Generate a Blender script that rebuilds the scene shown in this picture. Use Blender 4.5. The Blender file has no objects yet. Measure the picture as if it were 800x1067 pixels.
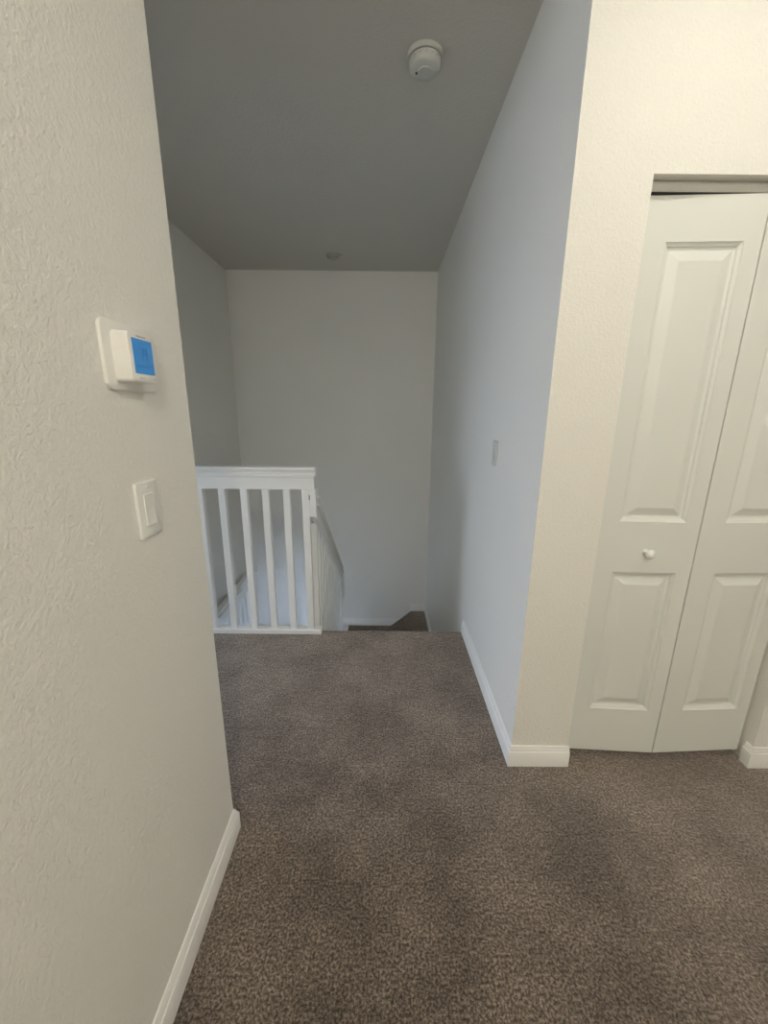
import bpy, bmesh, math
from mathutils import Vector, Matrix
S = bpy.context.scene
COL = S.collection

# ------------------------------------------------------------ dimensions (m)
XR, Y1 = 0.530, 1.320          # right hall wall, closet wall
XL, YL = -0.500, 1.045         # near left wall and its end
XB, YB = -1.609, 4.450         # stairwell left wall, stairwell back wall
H, YE = 2.762, 2.331           # ceiling, landing edge
XD0, XD1, ZD = 0.757, 1.512, 2.060   # closet opening
ZLOW = -2.90

# ------------------------------------------------------------ materials
def new_mat(name):
    m = bpy.data.materials.new(name); m.use_nodes = True
    nt = m.node_tree; b = nt.nodes['Principled BSDF']
    return m, nt, b

def paint(name, col, rough=0.6, bump=0.0, scale=60.0, dist=0.002, spec=0.4):
    m, nt, b = new_mat(name)
    b.inputs['Base Color'].default_value = (*col, 1)
    b.inputs['Roughness'].default_value = rough
    b.inputs['Specular IOR Level'].default_value = spec
    tc = nt.nodes.new('ShaderNodeTexCoord')
    n0 = nt.nodes.new('ShaderNodeTexNoise'); n0.inputs['Scale'].default_value = 1.7
    n0.inputs['Detail'].default_value = 3
    nt.links.new(tc.outputs['Object'], n0.inputs['Vector'])
    mx = nt.nodes.new('ShaderNodeMix'); mx.data_type = 'RGBA'
    mx.inputs[6].default_value = (*[c * 0.97 for c in col], 1)
    mx.inputs[7].default_value = (*[min(1, c * 1.02) for c in col], 1)
    nt.links.new(n0.outputs['Fac'], mx.inputs[0])
    nt.links.new(mx.outputs[2], b.inputs['Base Color'])
    if bump:
        n = nt.nodes.new('ShaderNodeTexNoise'); n.inputs['Scale'].default_value = scale
        n.inputs['Detail'].default_value = 3; n.inputs['Roughness'].default_value = 0.55
        n.inputs['Distortion'].default_value = 0.6
        nt.links.new(tc.outputs['Object'], n.inputs['Vector'])
        r = nt.nodes.new('ShaderNodeValToRGB')
        r.color_ramp.elements[0].position = 0.42; r.color_ramp.elements[1].position = 0.62
        nt.links.new(n.outputs['Fac'], r.inputs['Fac'])
        bp = nt.nodes.new('ShaderNodeBump'); bp.inputs['Strength'].default_value = bump
        bp.inputs['Distance'].default_value = dist
        nt.links.new(r.outputs['Color'], bp.inputs['Height'])
        nt.links.new(bp.outputs['Normal'], b.inputs['Normal'])
    return m

def carpet_mat():
    m, nt, b = new_mat('carpet')
    L = nt.links; tc = nt.nodes.new('ShaderNodeTexCoord')
    def noise(s, d, r=0.6, vec=None):
        n = nt.nodes.new('ShaderNodeTexNoise'); n.inputs['Scale'].default_value = s
        n.inputs['Detail'].default_value = d; n.inputs['Roughness'].default_value = r
        L.new(tc.outputs['Object'], n.inputs['Vector']); return n
    fine = noise(140, 4, 0.74); med = noise(38, 3, 0.7); big = noise(3.6, 3, 0.6)
    r = nt.nodes.new('ShaderNodeValToRGB'); cr = r.color_ramp
    cr.elements[0].position = 0.39; cr.elements[0].color = (0.050, 0.040, 0.030, 1)
    cr.elements[1].position = 0.62; cr.elements[1].color = (0.345, 0.285, 0.235, 1)
    e = cr.elements.new(0.5); e.color = (0.150, 0.123, 0.100, 1)
    L.new(fine.outputs['Fac'], r.inputs['Fac'])
    def shade(prev, n, lo, hi, p0, p1):
        mr = nt.nodes.new('ShaderNodeMapRange')
        mr.inputs['From Min'].default_value = p0; mr.inputs['From Max'].default_value = p1
        mr.inputs['To Min'].default_value = lo; mr.inputs['To Max'].default_value = hi
        L.new(n.outputs['Fac'], mr.inputs['Value'])
        mx = nt.nodes.new('ShaderNodeMix'); mx.data_type = 'RGBA'; mx.blend_type = 'MULTIPLY'
        mx.inputs[0].default_value = 1
        L.new(prev, mx.inputs[6]); L.new(mr.outputs['Result'], mx.inputs[7])
        return mx.outputs[2]
    c = shade(r.outputs['Color'], big, 0.70, 1.28, 0.36, 0.64)
    c = shade(c, med, 0.84, 1.16, 0.35, 0.65)
    L.new(c, b.inputs['Base Color'])
    b.inputs['Roughness'].default_value = 1; b.inputs['Specular IOR Level'].default_value = 0.1
    b.inputs['Sheen Weight'].default_value = 1.0; b.inputs['Sheen Roughness'].default_value = 0.32; b.inputs['Sheen Tint'].default_value = (1.0, 0.88, 0.80, 1)
    add = nt.nodes.new('ShaderNodeMath'); add.operation = 'ADD'
    L.new(fine.outputs['Fac'], add.inputs[0]); L.new(med.outputs['Fac'], add.inputs[1])
    bp = nt.nodes.new('ShaderNodeBump'); bp.inputs['Strength'].default_value = 0.9
    bp.inputs['Distance'].default_value = 0.007
    L.new(add.outputs[0], bp.inputs['Height']); L.new(bp.outputs['Normal'], b.inputs['Normal'])
    return m

M = dict(
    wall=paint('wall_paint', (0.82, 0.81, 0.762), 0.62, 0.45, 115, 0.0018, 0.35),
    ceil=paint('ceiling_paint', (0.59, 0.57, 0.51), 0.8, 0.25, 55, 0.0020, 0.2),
    trim=paint('trim_paint', (0.86, 0.86, 0.84), 0.35, spec=0.5),
    door=paint('door_paint', (0.735, 0.755, 0.715), 0.42, 0.05, 220, 0.0005, 0.5),
    plastic=paint('white_plastic', (0.84, 0.83, 0.79), 0.35, spec=0.5),
    plate=paint('plate_plastic', (0.80, 0.795, 0.76), 0.3, spec=0.5),
    plastic_dim=paint('grey_plastic', (0.55, 0.55, 0.51), 0.45, spec=0.4),
    plate_grey=paint('grey_plate', (0.60, 0.60, 0.56), 0.45, spec=0.4),  # darker than the left switch plate, for the right hall switch
    cover=paint('fitting_metal', (0.40, 0.39, 0.34), 0.5),
    track=paint('track_metal', (0.50, 0.50, 0.47), 0.5),
    dark=paint('slot_and_shade_black', (0.03, 0.03, 0.03), 0.6),
    grey=paint('grey_metal', (0.42, 0.43, 0.42), 0.35, spec=0.6),
    seg=paint('screen_segment', (0.025, 0.13, 0.33), 0.5),
    carpet=carpet_mat(),
)
M['screen'], nt, b = new_mat('blue_screen')
b.inputs['Base Color'].default_value = (0.025, 0.14, 0.34, 1); b.inputs['Roughness'].default_value = 0.2
b.inputs['Emission Color'].default_value = (0.035, 0.18, 0.42, 1); b.inputs['Emission Strength'].default_value = 0.55
M['lens'], nt, b = new_mat('lamp_lens')
b.inputs['Base Color'].default_value = (0.9, 0.9, 0.85, 1)
b.inputs['Emission Color'].default_value = (1, 0.9, 0.72, 1); b.inputs['Emission Strength'].default_value = 3

M['globe'], nt, b = new_mat('lit_globe')
b.inputs['Base Color'].default_value = (0.9, 0.9, 0.85, 1)
b.inputs['Emission Color'].default_value = (1, 0.945, 0.85, 1); b.inputs['Emission Strength'].default_value = 158

# ------------------------------------------------------------ mesh helpers
def B(): return bmesh.new()

def add_box(bm, x0, x1, y0, y1, z0, z1, bev=0.0, seg=2):
    r = bmesh.ops.create_cube(bm, size=1.0)
    vs = r['verts']
    for v in vs:
        v.co = Vector(((x0 + x1) / 2 + v.co.x * (x1 - x0), (y0 + y1) / 2 + v.co.y * (y1 - y0),
                       (z0 + z1) / 2 + v.co.z * (z1 - z0)))
    if bev:
        es = {e for v in vs for e in v.link_edges}
        bmesh.ops.bevel(bm, geom=list(es), offset=bev, segments=seg, affect='EDGES', profile=0.5)
    return bm

def add_prism(bm, pts, off):
    """closed polygon (3-D points) swept by the vector off"""
    a = [bm.verts.new(Vector(p)) for p in pts]
    c = [bm.verts.new(Vector(p) + Vector(off)) for p in pts]
    n = len(pts)
    bm.faces.new(a); bm.faces.new(c[::-1])
    for i in range(n):
        bm.faces.new((a[i], c[i], c[(i + 1) % n], a[(i + 1) % n]))
    bmesh.ops.recalc_face_normals(bm, faces=bm.faces[:])
    return bm

def add_sweep(bm, path, prof, closed=False):
    """sweep a profile of (out, up) along a horizontal path of (x, y, z); out is to the path's right, mitred"""
    P = [Vector(p) for p in path]; n = len(P); rows = []
    for i, p in enumerate(P):
        d0 = (P[i] - P[i - 1]) if i > 0 else None
        d1 = (P[i + 1] - P[i]) if i < n - 1 else None
        ns = []
        for d in (d0, d1):
            if d is not None:
                d = Vector((d.x, d.y, 0)).normalized(); ns.append(Vector((d.y, -d.x, 0)))
        m = ns[0] if len(ns) == 1 else (ns[0] + ns[1]) / (1 + ns[0].dot(ns[1]))
        rows.append([bm.verts.new(p + m * o + Vector((0, 0, u))) for o, u in prof])
    k = len(prof)
    for i in range(n - 1):
        for j in range(k):
            bm.faces.new((rows[i][j], rows[i + 1][j], rows[i + 1][(j + 1) % k], rows[i][(j + 1) % k]))
    bm.faces.new(rows[0]); bm.faces.new(rows[-1][::-1])
    bmesh.ops.recalc_face_normals(bm, faces=bm.faces[:])
    return bm

def add_lathe(bm, prof, centre=(0, 0, 0), rot=None, n=40):
    """prof (r, z) revolved about z"""
    rows = []
    R = rot or Matrix.Identity(3)
    for r, z in prof:
        if r < 1e-6:
            rows.append([bm.verts.new(Vector(centre) + R @ Vector((0, 0, z)))])
        else:
            rows.append([bm.verts.new(Vector(centre) + R @ Vector((r * math.cos(2 * math.pi * i / n), r * math.sin(2 * math.pi * i / n), z))) for i in range(n)])
    for a, c in zip(rows, rows[1:]):
        for i in range(n):
            j = (i + 1) % n
            if len(a) == 1 and len(c) == 1: continue
            if len(a) == 1: bm.faces.new((a[0], c[i], c[j]))
            elif len(c) == 1: bm.faces.new((a[i], c[0], a[j]))
            else: bm.faces.new((a[i], c[i], c[j], a[j]))
    for row in (rows[0], rows[-1]):
        if len(row) > 1: bm.faces.new(row)
    bmesh.ops.recalc_face_normals(bm, faces=bm.faces[:])
    return bm

def obj(name, bm, mat, parent=None, smooth=False, bevel=0.0):
    me = bpy.data.meshes.new(name); bm.to_mesh(me); bm.free()
    o = bpy.data.objects.new(name, me); COL.objects.link(o)
    me.materials.append(M[mat])
    if smooth:
        for p in me.polygons: p.use_smooth = True
        me.set_sharp_from_angle(angle=math.radians(35))
    if bevel:
        md = o.modifiers.new('bevel', 'BEVEL'); md.width = bevel; md.segments = 3
        md.limit_method = 'ANGLE'; md.angle_limit = math.radians(40)
    if parent:
        o.parent = parent; o.matrix_parent_inverse = Matrix.Translation(parent.location).inverted() if parent.type == 'EMPTY' else Matrix.Identity(4)
    return o

def tag(o, label, cat, group=None):
    o['label'] = label; o['category'] = cat
    if group: o['group'] = group
    return o

def thing(name, label, cat, loc, group=None):
    o = bpy.data.objects.new(name, None); COL.objects.link(o); o.location = loc
    o.empty_display_size = 0.1
    return tag(o, label, cat, group)

def struct(name, bm, mat, label, cat, **k):
    o = obj(name, bm, mat, **k); o['kind'] = 'structure'
    return tag(o, label, cat)

# ------------------------------------------------------------ room shell
T = 0.12
# carpeted upper floor with a soft rounded nosing at the stair edge
struct('floor', add_prism(B(), [(-4.2, -2.5, -0.30), (3.1, -2.5, -0.30), (3.1, 2.10, -0.30), (XR, 2.10, -0.30), (XR, YE, -0.30),
                                (XB - T, YE, -0.30), (XB - T, 3.3, -0.30), (-4.2, 3.3, -0.30)], (0, 0, 0.30)), 'carpet',
       'brown speckled carpet covering the upstairs hall and landing', 'floor', bevel=0.012)
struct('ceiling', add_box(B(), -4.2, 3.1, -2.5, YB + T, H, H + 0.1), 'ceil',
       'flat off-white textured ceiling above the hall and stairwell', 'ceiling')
struct('wall_left', add_box(B(), XL - T, XL, -2.4, YL, 0, H), 'wall',
       'near left wall with textured cream paint, holding the thermostat', 'wall')
# closet wall: one C-shaped slab with the opening cut out, plus the hall side running to the back
bm = add_prism(B(), [(XR, Y1, 0), (XD0, Y1, 0), (XD0, Y1, ZD), (XD1, Y1, ZD), (XD1, Y1, 0), (3.0, Y1, 0), (3.0, Y1, H), (XR, Y1, H)], (0, T, 0))
struct('wall_closet', bm, 'wall', 'cream textured wall around the folding closet door', 'wall')
struct('wall_right', add_prism(B(), [(XR, Y1 + T, ZLOW), (XR, YB, ZLOW), (XR, YB, H), (XR, Y1 + T, H)], (T, 0, 0)), 'wall',
       'long right wall of the hall running down beside the stairs', 'wall')
struct('wall_back', add_box(B(), XB - T, XR + T, YB, YB + T, ZLOW, H), 'wall',
       'far wall of the stairwell facing the camera', 'wall')
# stairwell left wall, with a bedroom doorway out of view beside the landing
bm = B()
add_box(bm, XB - T, XB, 2.25, YB, ZLOW, H)
add_box(bm, XB - T, XB, 1.165, 1.22, 0, H)
add_box(bm, XB - T, XB, 1.22, 2.25, 2.05, H)
struct('wall_stairwell_left', bm, 'wall', 'shaded left wall of the stairwell beyond the white railing', 'wall')
struct('wall_alcove', add_box(B(), -4.2, XL - T, 1.045, 1.165, 0, H), 'wall', 'wall behind the near left wall, facing the landing', 'wall')
# rest of the room behind the camera and of the bedroom (out of view, they bounce the light)
struct('wall_behind', add_box(B(), XL - T, 3.1, -2.5, -2.4, 0, H), 'wall', 'wall behind the camera', 'wall')
struct('wall_far_right', add_box(B(), 3.0, 3.1, -2.4, Y1 + T, 0, H), 'wall', 'wall to the right of the camera', 'wall')
struct('wall_bedroom_far', add_box(B(), -4.3, -4.2, 1.045, 3.4, 0, H), 'wall', 'bedroom wall beside the window', 'wall')
struct('wall_bedroom_side', add_box(B(), -4.2, XB - T, 3.3, 3.4, 0, H), 'wall', 'bedroom side wall past the landing', 'wall')
# closet inside
bm = add_box(B(), XR + T, 1.9, 2.0, 2.1, 0, H)
add_box(bm, 1.9, 2.0, Y1 + T, 2.1, 0, H)
struct('wall_closet_inside', bm, 'wall', 'inner walls of the closet', 'wall')
# downstairs
struct('floor_downstairs', add_box(B(), XB - T, XR + T, -0.6, YB, ZLOW - 0.1, ZLOW), 'carpet', 'downstairs floor under the stairs', 'floor')
bm = add_box(B(), XB - T, XB, -0.6, 2.25, ZLOW, -0.3)
add_box(bm, XR, XR + T, -0.6, Y1 + T, ZLOW, -0.3)
add_box(bm, XB, XR, -0.6, -0.5, ZLOW, -0.3)
struct('wall_downstairs', bm, 'wall', 'downstairs walls under the hall', 'wall')

struct('light_blocker', add_box(B(), XB, -0.45, YE - 0.15, YE - 0.001, -0.78, -0.301), 'wall', 'unseen beam added under the landing edge to block downstairs daylight', 'beam')  # unseen beam, added to keep the downstairs daylight low on the back wall
# ------------------------------------------------------------ baseboards
BP = [(0, 0), (0.014, 0), (0.014, 0.066), (0.0125, 0.069), (0.0095, 0.070), (0.0095, 0.076), (0.007, 0.081), (0.0055, 0.084), (0.0055, 0.089), (0.003, 0.092), (0, 0.092)]
struct('baseboard_left', add_sweep(B(), [(XL, -2.39, 0), (XL, YL, 0), (XL - T + 0.0005, YL, 0)][::1], BP), 'trim',
       'white baseboard along the near left wall and around its end', 'baseboard', smooth=True)
struct('baseboard_right', add_sweep(B(), [(XD0 + 0.006, Y1, 0), (XR, Y1, 0), (XR, YE - 0.012, 0)][::-1], [(-o, u) for o, u in BP]) if False else
       add_sweep(B(), [(XR, YE - 0.012, 0), (XR, Y1, 0), (XD0 + 0.006, Y1, 0)], BP), 'trim',
       'white baseboard along the right hall wall, turning to the closet', 'baseboard', smooth=True)
struct('baseboard_closet', add_sweep(B(), [(XD1, Y1 + 0.028, 0), (XD1, Y1, 0), (2.99, Y1, 0)], BP), 'trim',
       'white baseboard piece right of the closet door', 'baseboard', smooth=True)
bm = B()
ZW1, ZW2 = -1.0, -1.2
XS = 0.345
add_sweep(bm, [(-0.60, YB, ZW2), (XS, YB, ZW2)], BP)
add_prism(bm, [(XS - 0.012, YB, ZW2), (XS + 0.006, YB, ZW2), (XS + 0.006, YB, ZW1 + 0.092), (XS - 0.012, YB, ZW1 + 0.092)], (0, -0.013, 0))
add_sweep(bm, [(XS + 0.006, YB, ZW1), (XR - 0.013, YB, ZW1)], BP)
struct('baseboard_back', bm, 'trim', 'white baseboard stepping up along the foot of the stairwell back wall', 'baseboard', smooth=True)
struct('baseboard_stair', add_sweep(B(), [(XR, YB, ZW1), (XR, 3.45, ZW1)], BP), 'trim',
       'white baseboard beside the turning stair steps', 'baseboard', smooth=True)

# ------------------------------------------------------------ stairs
PV = (-0.42, 3.39)
bm = B()
for k in range(4):
    y0 = YE + 0.001 + 0.265 * k; y1 = min(y0 + 0.285, 3.39)
    z = -0.2 * (k + 1)
    add_box(bm, -0.42, XR - 0.001, y0, y1, z - 0.32, z, 0.012)
add_prism(bm, [(*PV, ZW1 - 0.3), (XR - 0.001, 3.39, ZW1 - 0.3), (XR - 0.001, YB - 0.001, ZW1 - 0.3), (0.36, YB - 0.001, ZW1 - 0.3)], (0, 0, 0.3))
add_prism(bm, [(*PV, ZW2 - 0.3), (0.36, YB - 0.001, ZW2 - 0.3), (-0.42, YB - 0.001, ZW2 - 0.3)], (0, 0, 0.3))
for k in range(4):
    x1 = -0.42 - 0.25 * k
    z = -1.4 - 0.2 * k
    add_box(bm, x1 - 0.27, x1, 3.45, YB - 0.001, z - 0.32, z, 0.012)
o = struct('staircase', bm, 'carpet', 'carpeted stairs dropping away from the landing and turning left', 'stairs')

# ------------------------------------------------------------ railings
def cap_profile():
    """cross-section (depth, height) of cap over fascia, height measured from the cap's top"""
    h = [(0.026, 0.0), (0.030, -0.003), (0.032, -0.012), (0.026, -0.014), (0.004, -0.036), (0.004, -0.039), (0.032, -0.042), (0.032, -0.047), (0.032, -0.054), (0.0185, -0.058)]
    return [(-d, u) for d, u in h] [::-1] + h

RY = 2.305      # plane of the landing railing
rail = thing('landing_railing', 'white square-spindle guard railing across the edge of the landing', 'railing', (-1.0, RY, 0))
ZT = 1.082
obj('cap_rail', add_prism(B(), [(XB + 0.001, RY + d, ZT + u) for d, u in cap_profile()], (-0.402 - XB, 0, 0)), 'trim', rail, bevel=0.001)
obj('fascia_board', add_box(B(), XB + 0.001, -0.410, RY - 0.019, RY + 0.019, 0.950, ZT - 0.051, 0.002), 'trim', rail)
obj('bottom_rail', add_box(B(), XB + 0.001, -0.393, RY - 0.030, RY + 0.026, 0.0, 0.032, 0.004), 'trim', rail)
for x in (-1.585, -1.461, -1.337, -1.213, -1.090, -0.957, -0.827, -0.699, -0.574, -0.462):
    w = 0.0195 if x < -0.5 else 0.021
    obj('baluster', add_box(B(), x - w, x + w, RY - 0.019, RY + 0.019, 0.032, 0.950, 0.002), 'trim', rail)
# small block that carries the sloping rail, with its dark keyhole
blk = obj('rail_block', add_box(B(), -0.4405, -0.400, RY - 0.022, RY + 0.030, 0.785, 0.950, 0.002), 'trim', rail)
obj('keyhole_slot', add_box(B(), -0.4405, -0.4365, RY - 0.0235, RY - 0.0215, 0.888, 0.918, 0.0), 'dark', blk)

# sloping stair railing
SL = -0.756
XS2 = -0.420
def zt(y): return 0.945 + SL * (y - 2.29)
sr = thing('stair_railing', 'sloping white railing descending beside the stairs, seen edge-on', 'railing', (XS2, 3.0, -0.9))
Y0, Y2 = RY + 0.032, 3.690
sc = 1 / math.cos(math.atan(SL))
obj('cap_rail', add_prism(B(), [(XS2 + d * 0.9, Y0, zt(Y0) + u * sc) for d, u in cap_profile()], (0, Y2 - Y0, SL * (Y2 - Y0))), 'trim', sr, bevel=0.001)
FB = 0.155
obj('fascia_board', add_prism(B(), [(XS2 - 0.016, Y0, zt(Y0) - 0.062), (XS2 - 0.016, Y2, zt(Y2) - 0.062), (XS2 - 0.016, Y2, zt(Y2) - FB), (XS2 - 0.016, Y0, zt(Y0) - FB)], (0.032, 0, 0)), 'trim', sr, bevel=0.002)
# stringer that the spindles stand on
def zs(y): return SL * (y - YE) + 0.02
obj('stringer', add_prism(B(), [(XS2 - 0.03, YE + 0.012, zs(YE)), (XS2 - 0.03, 3.66, zs(3.66)), (XS2 - 0.03, 3.66, zs(3.66) - 0.34), (XS2 - 0.03, YE + 0.012, zs(YE) - 0.34)], (0.029, 0, 0)), 'trim', sr)
y = Y0 + 0.075
while y < 3.62:
    obj('baluster', add_box(B(), XS2 - 0.036, XS2 - 0.002, y - 0.017, y + 0.017, zs(y) - 0.03, zt(y) - FB + 0.016, 0.002), 'trim', sr)
    y += 0.112
obj('newel_post', add_box(B(), XS2 - 0.045, XS2 + 0.002, 3.665, 3.712, ZW2 - 0.3, zt(3.69) - 0.10, 0.002), 'trim', sr)
obj('rail_return', add_prism(B(), [(XS2 - 0.010, 3.690, zt(3.69) - 0.003), (XS2 - 0.010, 3.735, zt(3.69) - 0.090), (XS2 - 0.010, 3.765, -0.40), (XS2 - 0.010, 3.745, -0.49), (XS2 - 0.010, 3.715, -0.49), (XS2 - 0.010, 3.713, zt(3.69) - 0.12)], (0.034, 0, 0)), 'trim', sr, bevel=0.003)

# lower guard railing along the stairwell's left side
XG = -1.545
lr = thing('lower_railing', 'pale daylit lower railing seen through the landing spindles', 'railing', (XG, 3.4, -1.36))
ZG = -0.425
obj('cap_rail', add_prism(B(), [(XG + d * 1.1, 2.45, ZG + u) for d, u in cap_profile()], (0, YB - 0.002 - 2.45, 0)), 'trim', lr, bevel=0.001)
obj('fascia_board', add_box(B(), XG - 0.019, XG + 0.019, 2.45, YB - 0.002, ZG - 0.16, ZG - 0.05, 0.002), 'trim', lr)
obj('bottom_rail', add_box(B(), XG - 0.028, XG + 0.028, 2.45, YB - 0.002, ZG - 0.98, ZG - 0.945, 0.003), 'trim', lr)
y = 2.49
while y < YB:
    obj('baluster', add_box(B(), XG - 0.018, XG + 0.018, y - 0.018, y + 0.018, ZG - 0.945, ZG - 0.16, 0.002), 'trim', lr)
    y += 0.118
struct('trim_1', add_box(B(), XB + 0.0005, XG + 0.04, 2.40, YB - 0.001, ZLOW, ZG - 0.98), 'wall', 'low ledge wall carrying the lower railing', 'wall')

# ------------------------------------------------------------ bifold closet door
door = bpy.data.objects.new('door_1', None); COL.objects.link(door); door.location = (XD0, 1.352, 0)
door['kind'] = 'structure'; tag(door, 'white two-leaf folding closet door with raised panels', 'door')

def leaf(w, h, t=0.034):
    """leaf in local coords: x 0..w, front face y=0 looking to -y, z 0..h, moulded panels in the front face"""
    bm = B()
    px0, px1 = 0.088, w - 0.050
    rects = [(px0, px1, 0.205, 0.802), (px0, px1, 0.996, h - 0.122)]
    prof = [(0, 0), (0.002, 0.003), (0.010, 0.0075), (0.012, 0.0125), (0.020, 0.0140), (0.025, 0.0125), (0.048, 0.0030), (0.052, 0.0020)]
    xs = [0, px0, px1, w]; zs_ = [0, rects[0][2], rects[0][3], rects[1][2], rects[1][3], h]
    V = {}
    for i, x in enumerate(xs):
        for j, z in enumerate(zs_): V[i, j] = bm.verts.new((x, 0, z))
    for i in range(3):
        for j in range(5):
            if i == 1 and j in (1, 3): continue
            bm.faces.new((V[i, j], V[i + 1, j], V[i + 1, j + 1], V[i, j + 1]))
    for j in (1, 3):
        x0, x1, z0, z1 = xs[1], xs[2], zs_[j], zs_[j + 1]
        prev = [V[1, j], V[2, j], V[2, j + 1], V[1, j + 1]]
        for d, dep in prof[1:]:
            cur = [bm.verts.new(c) for c in ((x0 + d, dep, z0 + d), (x1 - d, dep, z0 + d), (x1 - d, dep, z1 - d), (x0 + d, dep, z1 - d))]
            for a in range(4): bm.faces.new((prev[a], prev[(a + 1) % 4], cur[(a + 1) % 4], cur[a]))
            prev = cur
        bm.faces.new(prev)
    bk = [bm.verts.new(c) for c in ((0, t, 0), (w, t, 0), (w, t, h), (0, t, h))]
    bm.faces.new(bk[::-1])
    edge = [[V[i, 0] for i in range(4)], [V[3, j] for j in range(6)], [V[i, 5] for i in (3, 2, 1, 0)], [V[0, j] for j in (5, 4, 3, 2, 1, 0)]]
    for k, e in enumerate(edge):
        bm.faces.new(e[::-1] + [bk[k], bk[(k + 1) % 4]])
    bmesh.ops.recalc_face_normals(bm, faces=bm.faces[:])
    return bm

def place_leaf(p0, p1):
    w = math.dist(p0, p1); a = math.atan2(p1[1] - p0[1], p1[0] - p0[0])
    bm = leaf(w, 1.997)
    bmesh.ops.transform(bm, matrix=Matrix.Translation((p0[0], p0[1], 0.032)) @ Matrix.Rotation(a, 4, 'Z'), verts=bm.verts[:])
    return obj('door_leaf', bm, 'door', door)

L1 = place_leaf((0.7605, 1.3690), (1.1262, 1.3480))
L2 = place_leaf((1.1307, 1.3480), (1.5020, 1.3690))
kr = Matrix.Rotation(math.radians(90), 3, 'X')    # lathe axis z -> -y
obj('knob', add_lathe(B(), [(0.0, -0.001), (0.012, -0.001), (0.012, 0.002), (0.007, 0.006), (0.0068, 0.012), (0.012, 0.017), (0.0165, 0.023), (0.0172, 0.028), (0.014, 0.034), (0.008, 0.0375), (0, 0.0385)],
                      (0.957, 1.3585, 0.914), kr), 'trim', L1, smooth=True)
trk = obj('track', add_box(B(), XD0 + 0.001, XD1 - 0.001, 1.352, 1.398, 2.032, ZD - 0.0005, 0.001), 'track', door)
obj('gap_shade', add_box(B(), XD0 + 0.002, XD1 - 0.002, 1.354, 1.396, 2.0305, 2.0322), 'dark', trk)  # black strip painting in the shade of the gap above the door
# ------------------------------------------------------------ thermostat
def rrect(bm, x, y0, y1, z0, z1, r, t, n=6, taper=0.0):
    """rounded rectangle plate on a wall of constant x, thickness t toward +x"""
    def ring(s, xx):
        pts = []
        for cy, cz, a0 in ((y1 - r, z1 - r, 0), (y0 + r, z1 - r, 90), (y0 + r, z0 + r, 180), (y1 - r, z0 + r, 270)):
            for k in range(n + 1):
                a = math.radians(a0 + 90 * k / n)
                pts.append(bm.verts.new((xx, cy + (r - s) * math.cos(a), cz + (r - s) * math.sin(a))))
        return pts
    sgn = 1 if t > 0 else -1
    e = min(0.004, abs(t) * 0.5)
    rows = [ring(0, x), ring(taper * 0.5, x + t - sgn * e), ring(taper * 0.5 + e * 0.35, x + t - sgn * e * 0.3), ring(taper * 0.5 + e, x + t)]
    for a, c in zip(rows, rows[1:]):
        m = len(a)
        for i in range(m): bm.faces.new((a[i], a[(i + 1) % m], c[(i + 1) % m], c[i]))
    bm.faces.new(rows[0]); bm.faces.new(rows[-1])
    bmesh.ops.recalc_face_normals(bm, faces=bm.faces[:])
    return bm

th = thing('wall_thermostat', 'white wall thermostat with a glowing blue screen on the left wall', 'thermostat', (XL, 0.83, 1.50))
obj('wall_plate', rrect(B(), XL, 0.742, 0.912, 1.438, 1.560, 0.016, 0.006), 'plastic', th, smooth=True)
body = obj('housing', rrect(B(), XL + 0.006, 0.767, 0.851, 1.452, 1.5435, 0.009, 0.030, taper=0.003), 'plastic', th, smooth=True)
XF = XL + 0.036
scr = obj('screen', rrect(B(), XF - 0.001, 0.7785, 0.8430, 1.4690, 1.5320, 0.002, 0.0016), 'screen', body)
bm = B()
def digit(y0, z0, w, h, segs, t=0.0022):
    S7 = {'a': (0, w, h - t, h), 'g': (0, w, h / 2 - t / 2, h / 2 + t / 2), 'd': (0, w, 0, t), 'f': (0, t, h / 2, h), 'b': (w - t, w, h / 2, h), 'e': (0, t, 0, h / 2), 'c': (w - t, w, 0, h / 2)}
    for s in segs:
        a, b_, c, d = S7[s]
        add_box(bm, XF + 0.0004, XF + 0.0009, y0 + a, y0 + b_, z0 + c, z0 + d)
digit(0.797, 1.494, 0.011, 0.022, 'abc', 0.0012); digit(0.812, 1.494, 0.011, 0.022, 'abcdfg', 0.0012)
add_box(bm, XF + 0.0004, XF + 0.0009, 0.786, 0.836, 1.483, 1.4838)
obj('screen_marks', bm, 'seg', scr)
for k in range(7):
    obj('printed_mark', add_box(B(), XF - 0.0002, XF + 0.0004, 0.795 + k * 0.0042, 0.7982 + k * 0.0042, 1.5352, 1.5376), 'grey', body)
obj('printed_mark', add_box(B(), XF - 0.0002, XF + 0.0004, 0.790, 0.806, 1.4610, 1.4622), 'grey', body)
obj('printed_mark', add_box(B(), XF - 0.0002, XF + 0.0004, 0.8370, 0.8410, 1.4600, 1.4616), 'grey', body)
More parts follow.
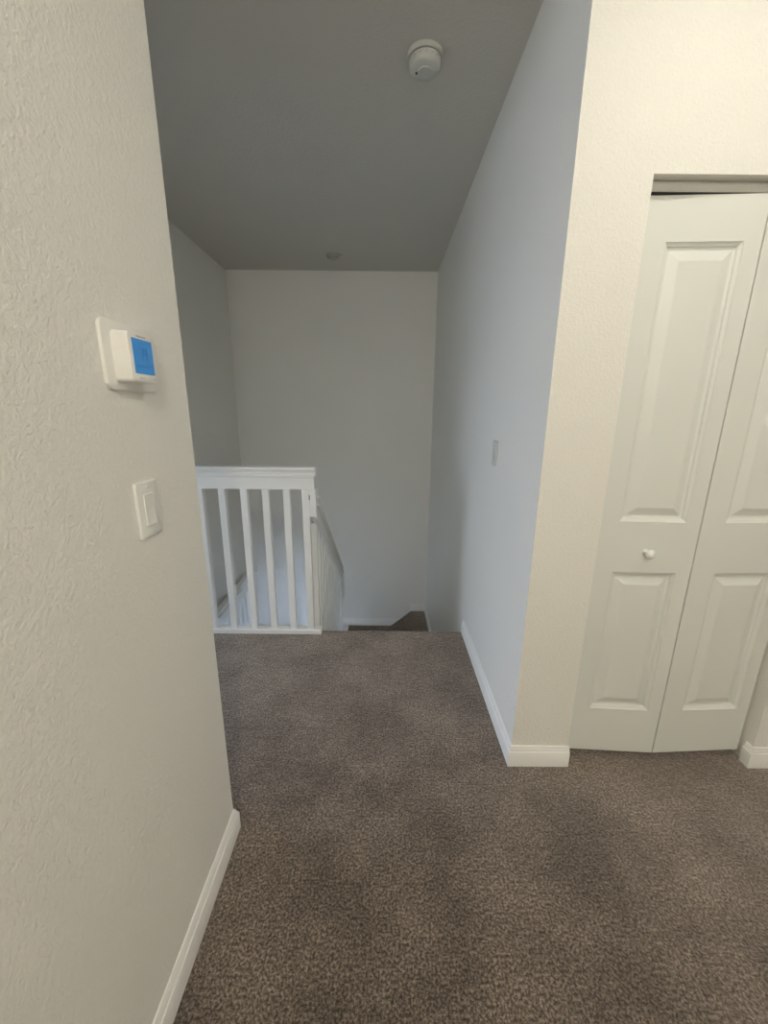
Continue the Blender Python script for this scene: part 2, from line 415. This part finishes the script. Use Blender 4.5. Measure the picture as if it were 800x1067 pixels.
# ------------------------------------------------------------ switches
def switch_plate(name, label, x, yc, zc, sgn, wy, hz, pm='plate', rm='plastic'):
    t = thing(name, label, 'light switch', (x, yc, zc))
    obj('cover_plate', rrect(B(), x, yc - wy / 2, yc + wy / 2, zc - hz / 2, zc + hz / 2, 0.004, sgn * 0.006), pm, t, smooth=True)
    bm = B(); xf = x + sgn * 0.006
    w, h = 0.0165, 0.0335
    # rocker: top edge flush, bottom pressed out
    pts = [(xf - sgn * 0.002, zc - h), (xf + sgn * 0.003, zc - h), (xf + sgn * 0.0012, zc), (xf + sgn * 0.0022, zc + h), (xf - sgn * 0.002, zc + h)]
    add_prism(bm, [(a, yc - w, b_) for a, b_ in pts], (0, 2 * w, 0))
    obj('rocker', bm, rm, t, bevel=0.0008)
    for dz in (-0.048, 0.048):
        obj('screw', add_lathe(B(), [(0, -0.0005), (0.0032, -0.0005), (0.0032, 0.0004), (0.002, 0.0010), (0, 0.0011)], (xf, yc, zc + dz), Matrix.Rotation(math.radians(90 * sgn), 3, 'Y'), 16), 'plate', t, smooth=True)
    return t
switch_plate('light_switch', 'white rocker switch on the left wall below the thermostat', XL, 0.8115, 1.199, 1, 0.074, 0.118)
switch_plate('light_switch', 'small pale switch on the right hall wall near the stairs', XR, 1.885, 1.213, -1, 0.074, 0.118, 'plate_grey', 'plate_grey')

# ------------------------------------------------------------ ceiling devices
sd = thing('smoke_detector', 'round white smoke detector on the hall ceiling', 'smoke detector', (0.150, 1.955, H))
c = (0.150, 1.955, H)
obj('mounting_base', add_lathe(B(), [(0, 0), (0.070, 0), (0.070, -0.012), (0.066, -0.0155), (0, -0.0155)], c), 'plastic_dim', sd, smooth=True)
obj('vent_gap', add_lathe(B(), [(0, -0.0155), (0.0595, -0.0155), (0.0595, -0.0195), (0, -0.0195)], c), 'dark', sd, smooth=True)
hd = obj('housing', add_lathe(B(), [(0, -0.0195), (0.0635, -0.0195), (0.0635, -0.034), (0.059, -0.046), (0.052, -0.051), (0.030, -0.053), (0.028, -0.0565), (0, -0.057)], c), 'plastic_dim', sd, smooth=True)
obj('sounder_hole', add_lathe(B(), [(0, 0), (0.007, 0), (0.007, -0.0015), (0, -0.0015)], (0.150 - 0.030, 1.955 + 0.006, H - 0.0525), n=20), 'dark', hd)
bm = B()
for k in range(16):
    a = 2 * math.pi * k / 16
    r = add_box(B(), 0.0630, 0.0642, -0.006, 0.006, -0.031, -0.0285)
    bmesh.ops.rotate(r, verts=r.verts[:], matrix=Matrix.Rotation(a, 3, 'Z'), cent=(0, 0, 0))
    bmesh.ops.translate(r, verts=r.verts[:], vec=c)
    me = bpy.data.meshes.new('t'); r.to_mesh(me); r.free(); bm.from_mesh(me); bpy.data.meshes.remove(me)
obj('vent_slot', bm, 'grey', hd)

sp = thing('fire_sprinkler', 'small round fitting on the ceiling close to the far wall', 'ceiling fitting', (-0.475, 4.03, H))
c = (-0.475, 4.03, H)
obj('escutcheon', add_lathe(B(), [(0, 0), (0.062, 0), (0.062, -0.010), (0.057, -0.020), (0.050, -0.022), (0.048, -0.012), (0, -0.012)], c), 'cover', sp, smooth=True)
obj('cap', add_lathe(B(), [(0, -0.012), (0.040, -0.012), (0.042, -0.030), (0.038, -0.034), (0, -0.035)], c), 'cover', sp, smooth=True)
obj('nub', add_lathe(B(), [(0, 0), (0.012, 0), (0.012, -0.014), (0.008, -0.018), (0, -0.018)], (-0.402, 4.015, H), n=20), 'grey', sp, smooth=True)

# ------------------------------------------------------------ lamps (recessed, just above the frame), windows and an added fill light
def downlight(x, y, power, r, col, label):
    t = thing('ceiling_light', label, 'ceiling light', (x, y, H))
    obj('trim_ring', add_lathe(B(), [(r + 0.001, 0), (r + 0.025, 0), (r + 0.022, -0.006), (r + 0.003, -0.006), (r + 0.001, 0)], (x, y, H), n=48), 'plastic', t, smooth=True)
    obj('lens', add_lathe(B(), [(0, 0), (r, 0), (r, -0.003), (0, -0.003)], (x, y, H), n=48), 'lens', t)
    l = bpy.data.lights.new('lamp', 'AREA'); l.shape = 'DISK'; l.size = 2 * r; l.energy = power; l.color = col
    o = bpy.data.objects.new('lamp', l); COL.objects.link(o); o.location = (x, y, H - 0.012)
WARM = (1.0, 0.94, 0.83)
downlight(0.93, 0.60, 8.5, 0.07, WARM, 'round ceiling light near the closet, above the frame')
t = thing('ceiling_light', 'round glass globe ceiling light behind the camera', 'ceiling light', (0.30, -1.50, H))
obj('canopy', add_lathe(B(), [(0, 0), (0.07, 0), (0.07, -0.02), (0.05, -0.05), (0, -0.05)], (0.30, -1.50, H), n=40), 'plastic', t, smooth=True)
obj('globe', add_lathe(B(), [(0.11 * math.sin(math.pi * k / 20), 0.11 * math.cos(math.pi * k / 20) - 0.15) for k in range(21)], (0.30, -1.50, H), n=40), 'globe', t, smooth=True)

def window(name, x, y, z, w, h, axis, power, col, label):
    bm = B(); f = 0.05
    parts = [(-w / 2 - f, w / 2 + f, -h / 2 - f, -h / 2), (-w / 2 - f, w / 2 + f, h / 2, h / 2 + f), (-w / 2 - f, -w / 2, -h / 2, h / 2), (w / 2, w / 2 + f, -h / 2, h / 2), (-w / 2, w / 2, -0.015, 0.015)]
    for a, b_, c_, d in parts:
        if axis == 'X': add_box(bm, x, x + 0.04, y + a, y + b_, z + c_, z + d)
        else: add_box(bm, x + a, x + b_, y, y + 0.04, z + c_, z + d)
    struct(name, bm, 'trim', label, 'window')
    l = bpy.data.lights.new('daylight', 'AREA'); l.shape = 'RECTANGLE'; l.size = w; l.size_y = h; l.energy = power; l.color = col
    o = bpy.data.objects.new('daylight', l); COL.objects.link(o)
    if axis == 'X': o.location = (x + 0.06, y, z); o.rotation_euler = (0, math.radians(-40 if x < -3 else -100), 0); l.size, l.size_y = h, w
    else: o.location = (x, y + 0.06, z); o.rotation_euler = (math.radians(90), 0, math.radians(180 + 14)) 
BLUE = (0.66, 0.78, 1.0)
window('window_1', -4.2, 2.15, 1.15, 1.8, 1.4, 'X', 150, BLUE, 'bedroom window out of view to the left of the landing')
window('fill_light_frame', XB - 0.018, 2.98, -1.15, 0.85, 0.8, 'X', 19, (0.62, 0.76, 1.0), 'added fill light framed like a window, hidden behind the lower railing')  # unseen fill light, added to brighten the lower stairwell walls
window('window_2', -0.10, -0.5, -1.35, 1.2, 0.9, 'Y', 170, (0.52, 0.66, 1.0), 'downstairs window below the landing')

# ------------------------------------------------------------ world, camera, view
w = bpy.data.worlds.new('world'); S.world = w; w.use_nodes = True
w.node_tree.nodes['Background'].inputs[0].default_value = (0.6, 0.7, 0.9, 1)
w.node_tree.nodes['Background'].inputs[1].default_value = 0.3

pitch, yaw, roll, f = 0.2514, -0.0017, 0.0087, 411.76
cp, spi = math.cos(pitch), math.sin(pitch)
F = Vector((0, cp, -spi)); U = Vector((0, spi, cp)); R = Vector((1, 0, 0))
R, U = math.cos(roll) * R + math.sin(roll) * U, -math.sin(roll) * R + math.cos(roll) * U
Z = Matrix.Rotation(yaw, 3, 'Z'); R, U, F = Z @ R, Z @ U, Z @ F
cam = bpy.data.cameras.new('camera'); co = bpy.data.objects.new('camera', cam); COL.objects.link(co)
mw = Matrix((( R.x, U.x, -F.x, 0), (R.y, U.y, -F.y, 0), (R.z, U.z, -F.z, 1.4053), (0, 0, 0, 1)))
co.matrix_world = mw
cam.sensor_fit = 'HORIZONTAL'; cam.sensor_width = 36; cam.lens = 36 * f / 800; cam.clip_start = 0.02
S.camera = co
S.cycles.max_bounces = 10; S.cycles.diffuse_bounces = 8
vs = S.view_settings; vs.view_transform = 'Standard'; vs.look = 'None'; vs.gamma = 1; vs.use_curve_mapping = False
vs.exposure = 0.0
